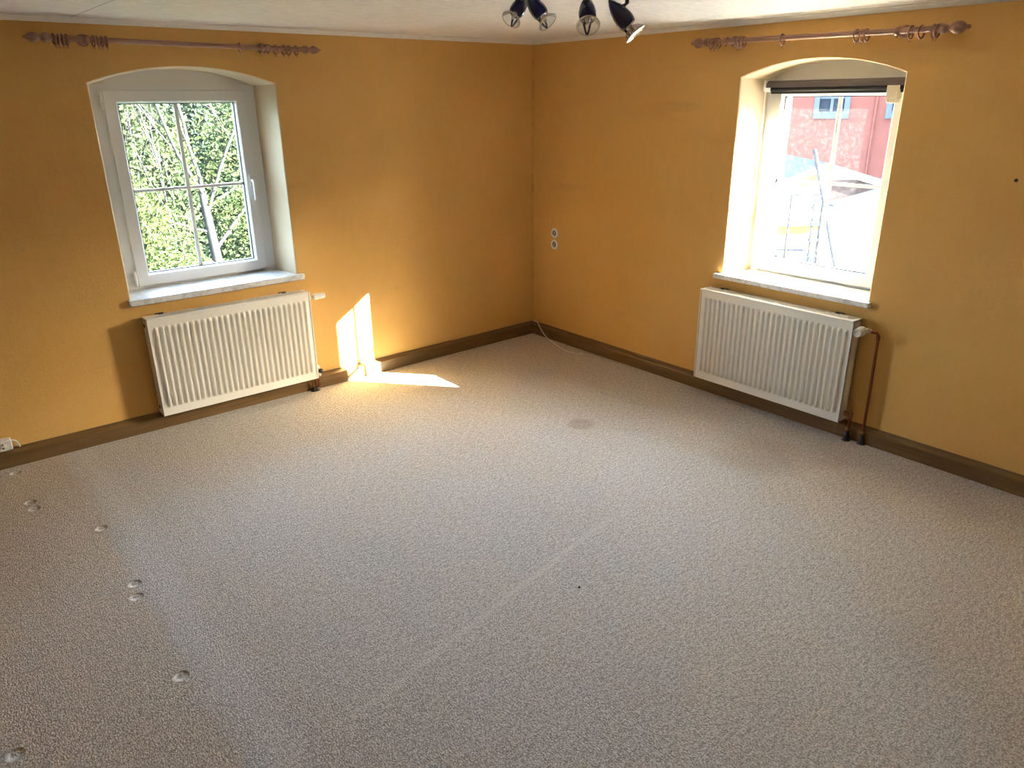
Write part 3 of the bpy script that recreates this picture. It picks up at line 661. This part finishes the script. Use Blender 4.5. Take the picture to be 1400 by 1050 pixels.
def leaves(name, parent, shape, n, size, mat, seed, hollow=.35, stem=False):
    rnd = random.Random(seed); b = MB(); vs = []; fs = []
    for i in range(n):
        (cx, cy, cz, rx, ry, rz_) = shape[rnd.randrange(len(shape))]
        while True:
            x, y, z = rnd.uniform(-1, 1), rnd.uniform(-1, 1), rnd.uniform(-1, 1); q = x * x + y * y + z * z
            if hollow < q < 1: break
        p = Vector((cx + x * rx, cy + y * ry, cz + z * rz_))
        d = Vector((rnd.gauss(0, 1), rnd.gauss(0, 1), rnd.gauss(-.25, .8))).normalized()
        nrm = Vector((x / rx, y / ry, z / rz_ + .5)).normalized() + Vector((rnd.gauss(0, .6), rnd.gauss(0, .6), rnd.gauss(0, .6)))
        sd = d.cross(nrm)
        if sd.length < .01: continue
        sd.normalize(); s = size * rnd.uniform(.6, 1.3); k = len(vs); up = sd.cross(d) * s * .14
        vs += [p, p + d * s * .5 + sd * s * .30 + up, p + d * s, p + d * s * .5 - sd * s * .30 + up]
        fs.append((k, k + 1, k + 2, k + 3))
    b.add(vs, fs)
    o = b.build(name, mat, parent, recalc=False); o['kind'] = 'stuff'; return o
def branches(root, start, direction, length, rad, depth, rnd, b, spread=.5, gravity=.05, kids=3):
    pts = [Vector(start)]; d = Vector(direction).normalized(); n = 5
    for i in range(n):
        d = (d + Vector((rnd.gauss(0, .10), rnd.gauss(0, .04), rnd.gauss(gravity, .07)))).normalized()
        pts.append(pts[-1] + d * length / n)
    b.tube(pts, [rad * (1 - .5 * i / n) for i in range(n + 1)], 6 if rad > .02 else 4, caps=False)
    if depth:
        for k in range(kids):
            i = rnd.randrange(2, n + 1); dd = (d + Vector((rnd.gauss(0, spread), rnd.gauss(0, spread * .35), rnd.gauss(.1, spread)))).normalized()
            branches(root, pts[i], dd, length * rnd.uniform(.5, .8), rad * rnd.uniform(.4, .62), depth - 1, rnd, b, spread, gravity, kids)
# bare tree in front of the hedge
rnd = random.Random(7)
tr = tag(empty('bare_tree', (.20, 8.5, GZ)), 'pale-barked tree with bare spreading branches in front of the garden greenery', 'tree')
b = MB(); b.tube([(0, 0, -.02), (-.02, 0, 1.0), (-.05, 0, 2.0), (-.10, .02, 2.75), (-.13, .02, 3.1)], [.12, .10, .085, .07, .05], 12); b.build('trunk', 'bark', tr)
b = MB()
for (zs, dr, ln, rr) in ((2.1, (.75, -.1, .75), 1.5, .035), (2.75, (.35, -.2, .9), 1.9, .035), (2.9, (-.05, .1, 1), 2.2, .035), (3.0, (-.45, -.2, .9), 2.0, .03), (2.4, (-.8, -.1, .25), 1.4, .022), (1.6, (.9, 0, .35), 1.2, .025), (1.9, (-.7, -.2, -.05), 1.3, .02), (2.8, (.75, .1, .35), 1.4, .025)):
    branches(tr, (-.05 - .04 * (zs - 2), 0, zs), dr, ln, rr, 3, rnd, b, .5, .05, 3)
b.build('branches', 'twig', tr)
leaves('foliage', tr, [(.2, .1, 3.6, 1.0, .6, .9), (.6, .2, 2.6, .5, .5, .5)], 900, .08, 'leaf_bush', 11, .0)
# many-stemmed shrub
ms = tag(empty('twiggy_shrub', (.12, 10.3, GZ)), 'twiggy shrub with long pale stems fanning out beside the bare tree', 'shrub')
b = MB()
for (dr, ln) in (((-.62, 0, .85), 3.4), ((-.45, .1, 1), 3.9), ((-.30, -.1, 1), 4.0), ((-.75, .1, .62), 2.6), ((-.12, 0, 1), 4.0), ((.05, .1, 1), 3.6), ((-.55, -.2, .95), 3.6), ((-.7, .15, .8), 3.2)):
    branches(ms, (0, 0, 1.0), (dr[0], dr[1] * .3, dr[2]), ln, .020, 2, rnd, b, .24, .03, 4)
b.tube([(0, 0, -.02), (0, 0, 1.1)], [.06, .045], 8); b.build('stems', 'twig', ms)
leaves('foliage', ms, [(-1.0, .1, 3.6, .9, .5, .8)], 700, .07, 'leaf_far', 12, .0)
# rounded bush
bu = tag(empty('leafy_bush', (-1.55, 6.6, GZ)), 'dense bright yellow-green bush nearest the garden window', 'bush')
leaves('foliage', bu, [(0, 0, 2.0, 1.0, .8, 1.45), (.35, .1, 1.3, .85, .8, 1.2), (-.2, .0, 2.6, .75, .7, 1.2)], 15000, .062, 'leaf_bush', 21, .55)
b = MB(); b.tube([(0, 0, -.02), (.02, 0, 1.2), (0, 0, 2.4)], [.05, .04, .02], 8); b.tube([(.02, 0, .6), (.3, .1, 1.6)], [.03, .015], 6); b.build('stem', 'bark', bu)
# trees of the garden edge
k = 0
for (x, y, hgt, rx, lab, mt) in ((-.45, 12.6, 6.3, 1.5, 'leafy mid-green tree at the garden edge, behind the bright bush', 'leaf_far'), (3.0, 13.2, 6.2, 1.5, 'leafy tree at the garden edge, on the side towards the yard', 'leaf_far'),
                        (1.7, 16.6, 7.2, 1.9, 'dark evergreen tree behind the garden-edge trees, seen through their gap', 'leaf_dark'), (6.2, 18.0, 7.0, 1.9, 'dark evergreen tree behind the yard-side garden tree', 'leaf_dark')):
    k += 1
    o = tag(empty('garden_tree', (x, y, GZ)), lab, 'tree', 'trees along the garden edge')
    shp = [(0, 0, hgt * .5, rx, 1.2, hgt * .42), (-rx * .4, -.3, hgt * .35, rx * .7, 1.0, hgt * .33), (rx * .45, -.2, hgt * .42, rx * .7, 1.0, hgt * .36)]
    leaves('foliage', o, shp, 13000, .125 if mt == 'leaf_far' else .17, mt, 30 + k, .3)
    b = MB(); b.tube([(0, 0, -.02), (.05, 0, hgt * .4), (0, 0, hgt * .75)], [.14, .1, .04], 8); b.build('trunk', 'bark', o)
    b = MB(); rnd2 = random.Random(50 + k)
    for j in range(7): branches(o, (0, 0, hgt * (.2 + .07 * j)), (rnd2.gauss(0, 1), rnd2.gauss(-.2, .6), .7), rx * .6, .04, 2, rnd2, b, .5, .05, 3)
    b.build('branches', 'twig', o)
b = MB(); nx = 24
b.add([(-14 + 30 * i / nx, 21 + 3 * j, GZ + (0, 3.2, 5.5, 6.5)[j] + .3 * math.sin(i * 1.7 + j)) for j in range(4) for i in range(nx + 1)], [(j * (nx + 1) + i, j * (nx + 1) + i + 1, (j + 1) * (nx + 1) + i + 1, (j + 1) * (nx + 1) + i) for j in range(3) for i in range(nx)])
tag(b.build('hillside', 'leaf_dark', recalc=False), 'dark green slope closing the garden', kind='structure')

# the red house across the yard
n_ = Vector((-.871, -.491, 0)); t_ = Vector((.491, -.871, 0)); RZH = math.atan2(t_.y, t_.x)
H0 = Vector((23.24, 9.57, 0))
hs = tag(empty('red_house', (H0.x, H0.y, GZ), RZH), 'salmon-red rendered house across the yard with pale blue framed windows', 'house')
zoff = -GZ
wins = [(-1.10, .10, 1.24, 2.7), (1.29, 2.49, 1.24, 2.7), (-3.5, -2.3, 1.24, 2.7)]
b = MB()
# facade with real openings
us = [-9] + sorted([v for a, c, _, _ in wins for v in (a, c)]) + [11]
for i in range(len(us) - 1):
    a, c = us[i], us[i + 1]
    hole = any(abs(a - w_[0]) < 1e-6 for w_ in wins)
    if hole:
        b.box(a, c, 0, .35, 0, 1.24 + zoff); b.box(a, c, 0, .35, 2.7 + zoff, 5.2 + zoff)
    else: b.box(a, c, 0, .35, 0, 5.2 + zoff)
b.box(-9, 11, .36, 6, 0, 5.2 + zoff); b.build('facade', 'red', hs)
b = MB(); b.extrude([(-.5, 5.2 + zoff), (6.5, 5.2 + zoff), (3, 7.6 + zoff)], 'x', -9.4, 11.4); b.build('roof', 'tile', hs)
for (a, c, z0_, z1_) in wins:
    b = MB(); z0_ += zoff; z1_ += zoff; fw_ = .18
    b.box(a, a + fw_, -.05, .2, z0_, z1_); b.box(c - fw_, c, -.05, .2, z0_, z1_); b.box(a, c, -.09, .2, z0_ - .12, z0_ + .12); b.box(a, c, -.05, .2, z1_ - fw_, z1_); b.box((a + c) / 2 - .05, (a + c) / 2 + .05, .0, .15, z0_, z1_); b.box(a + fw_, c - fw_, .02, .12, z0_ + .55, z0_ + .62)
    wf = b.build('window', 'ext_blue', hs)
    MB().box(a + .1, c - .1, .14, .17, z0_ + .05, z1_ - .1).build('pane', 'ext_glass', wf)
b = MB(); b.tube([(.95, -.07, .05), (.95, -.07, 5.1 + zoff)], .045, 8); b.build('downpipe', 'red', hs)

# low annex with white bargeboards and tiled roof, frontal gable
gp = [at(1127, 225, 15), at(1074, 252, 15), at(1216, 256, 15)]
def gl(px_, py_, d=15): return at(px_, py_, d)
A0 = at(1127, 225, 15); ax_u = RT.copy(); ax_u.z = 0; ax_u.normalize()
an = tag(empty('annex', (A0.x, A0.y, GZ), math.atan2(ax_u.y, ax_u.x)), 'low annex with brown tiled roof and white bargeboards in front of the red house', 'annex')
za = A0.z - GZ
b = MB(); b.extrude([(0, 0)] * 0 or [(-.0, 0), (3.0, 0), (3.0, za - .4), (0, za - .4)], 'x', -1.0, 1.3); b.add([(-1.0, 0, za - .4), (0, 0, za - .06), (1.3, 0, za - .45), (1.3, 3, za - .45), (0, 3, za - .06), (-1.0, 3, za - .4)], [(0, 1, 2), (3, 4, 5)]); b.build('gable_wall', 'ext_white', an)
for nm, (ua, za_), (ub, zb_) in (('bargeboard', (0, za), (-.92, za - .36)), ('bargeboard', (0, za), (1.5, za - .44))):
    b = MB(); b.add([(ua, -.14, za_), (ub, -.14, zb_), (ub, -.14, zb_ - .09), (ua, -.14, za_ - .09), (ua, -.09, za_), (ub, -.09, zb_), (ub, -.09, zb_ - .09), (ua, -.09, za_ - .09)], [(0, 1, 2, 3), (7, 6, 5, 4), (0, 4, 5, 1), (1, 5, 6, 2), (2, 6, 7, 3), (3, 7, 4, 0)]); b.build(nm, 'ext_white', an)
    b = MB(); b.add([(ua, -.12, za_ + .005), (ub, -.12, zb_ + .005), (ub, 3.2, zb_ + .005), (ua, 3.2, za_ + .005), (ua, -.12, za_ + .05), (ub, -.12, zb_ + .05), (ub, 3.2, zb_ + .05), (ua, 3.2, za_ + .05)], [(0, 1, 2, 3), (7, 6, 5, 4), (0, 4, 5, 1), (1, 5, 6, 2), (2, 6, 7, 3), (3, 7, 4, 0)]); b.build('roof_slope', 'slate', an)
b = MB(); b.extrude([(-.05, za - 1.2), (-.02, za - 1.2), (-.02, za - .30), (-.05, za - .30)], 'x', .12, 1.3); b.build('tiled_cladding', 'tile', an)
b = MB(); b.box(-.45, -.02, -.03, -.012, za - .40, za - .16); b.build('gable_panel', 'yellow', an)
# white garden wall with sloping coping, yellow shed, scaffold, ladder, pole
wl = [at(1140, 283, 11), at(1215, 262, 11)]
dv = wl[1] - wl[0]; dv.z = 0
wr = tag(empty('white_wall', (wl[0].x, wl[0].y, GZ), math.atan2(dv.y, dv.x)), 'sunlit white rendered wall with sloping top in the yard', 'garden wall')
Lw = dv.length; h0 = wl[0].z - GZ; h1 = wl[1].z - GZ
b = MB(); b.add([(0, 0, 0), (Lw * 1.6, 0, 0), (Lw * 1.6, 0, h1 + (h1 - h0) * .6), (0, 0, h0), (0, .2, 0), (Lw * 1.6, .2, 0), (Lw * 1.6, .2, h1 + (h1 - h0) * .6), (0, .2, h0)], [(0, 1, 2, 3), (7, 6, 5, 4), (0, 4, 5, 1), (1, 5, 6, 2), (2, 6, 7, 3), (3, 7, 4, 0)]); b.build('wall_body', 'ext_white', wr)
b = MB(); e = .03; b.add([(-.02, -.03, h0), (Lw * 1.6, -.03, h1 + (h1 - h0) * .6), (Lw * 1.6, .23, h1 + (h1 - h0) * .6), (-.02, .23, h0), (-.02, -.03, h0 + e), (Lw * 1.6, -.03, h1 + (h1 - h0) * .6 + e), (Lw * 1.6, .23, h1 + (h1 - h0) * .6 + e), (-.02, .23, h0 + e)], [(0, 1, 2, 3), (7, 6, 5, 4), (0, 4, 5, 1), (1, 5, 6, 2), (2, 6, 7, 3), (3, 7, 4, 0)]); b.build('coping', 'slate', wr)
ys = at(1062, 308, 12.5); ye = at(1126, 302, 12.5); dv = ye - ys; dv.z = 0; Ly = dv.length
sh = tag(empty('yellow_shed', (ys.x, ys.y, GZ), math.atan2(dv.y, dv.x)), 'low yellow rendered shed behind the scaffold frame', 'shed')
hh = ys.z - GZ
MB().box(-.35, Ly, 0, 1.2, 0, hh).build('shed_body', 'yellow', sh)
MB().box(-.42, Ly + .04, -.08, 1.28, hh, hh + .06).build('flat_roof', 'ext_white', sh)
sc_a = at(1083, 265, 10.5); sc_b = at(1126, 268, 10.5); dv = sc_b - sc_a; dv.z = 0; Ls = dv.length
sf = tag(empty('scaffold_frame', (sc_a.x, sc_a.y, GZ), math.atan2(dv.y, dv.x)), 'grey tubular scaffold frame with guard rails standing in the yard', 'scaffold')
ht = sc_a.z - GZ; hd_ = at(1080, 360, 10.5).z - GZ; hm = at(1083, 303, 10.5).z - GZ
for u in (0, Ls): MB().tube([(u, 0, 0), (u, 0, ht)], .018, 8).build('upright', 'galv', sf)
for u in (0, Ls): MB().tube([(u, .7, 0), (u, .7, hd_)], .018, 8).build('upright', 'galv', sf)
for z in (ht - .01, hm): MB().tube([(0, 0, z), (Ls, 0, z)], .016, 8).build('guard_rail', 'galv', sf)
MB().box(-.05, Ls + .05, -.03, .73, hd_ - .05, hd_).build('deck', 'galv', sf)
MB().tube([(-.18, .1, 0), (-.16, .1, ht - .02)], .016, 8).build('upright', 'yellow', sf)
p0, p1 = at(1114, 205, 9.8), at(1143, 372, 9.2); pe = p1 + (p1 - p0).normalized() * ((p1.z - GZ) / abs((p1 - p0).normalized().z))
MB_ = MB().tube([p0 - pe, Vector((0, 0, 0))], .028, 10)
tag(MB_.build('leaning_pole', 'galv', None, pe), 'long pale pole leaning beside the scaffold', 'pole')
la = at(1122, 300, 10.2)
ld = tag(empty('step_ladder', (la.x, la.y, GZ), math.atan2(ax_u.y, ax_u.x)), 'dark blue-grey ladder standing beside the scaffold frame', 'ladder')
hl = la.z - GZ + .25
for u in (-.05, .07): MB().tube([(u, 0, 0), (u + .03, .25, hl)], .014, 6).build('stile', 'galv', ld)
for i in range(int(hl / .22)):
    z = .15 + i * .22; MB().box(-.045, .075, .25 * z / hl - .03, .25 * z / hl + .03, z - .018, z + .018).build('rung', 'ext_glass', ld)

# unseen houses added to block the low sky towards the sun side
def blocker(label, x, y, wdt, hgt, rz):
    o = tag(empty('sky_blocker_house', (x, y, GZ), rz), label, 'house')
    b = MB(); b.box(-wdt / 2, wdt / 2, 0, 7, 0, hgt); b.build('blocker_body', 'blocker_wall', o)
    b = MB(); b.extrude([(-.5, hgt), (7.5, hgt), (3.5, hgt + 1.0)], 'x', -wdt / 2 - .4, wdt / 2 + .4); b.build('roof', 'tile', o)
    n = int(wdt / 3.2)
    for i in range(n):
        u = -wdt / 2 + (i + .5) * wdt / n
        f = MB().box(u - .6, u + .6, -.06, .02, hgt - 2.6, hgt - 1.1).build('window', 'ext_blue', o)
        MB().box(u - .5, u + .5, -.08, -.061, hgt - 2.5, hgt - 1.2).build('pane', 'ext_glass', f)
MAT['blocker_wall'] = simple('sky_blocker_grey', (.22, .21, .20), .9, spec=.0)
blocker('unseen grey rendered house added against the low sky beyond the yard, beside the red house', 22.0, -7.0, 17, 8.6, R(-72))
blocker('unseen low grey house added against the low sky on the sunny side of the yard', 14.5, -19.0, 16, 5.6, R(-38))
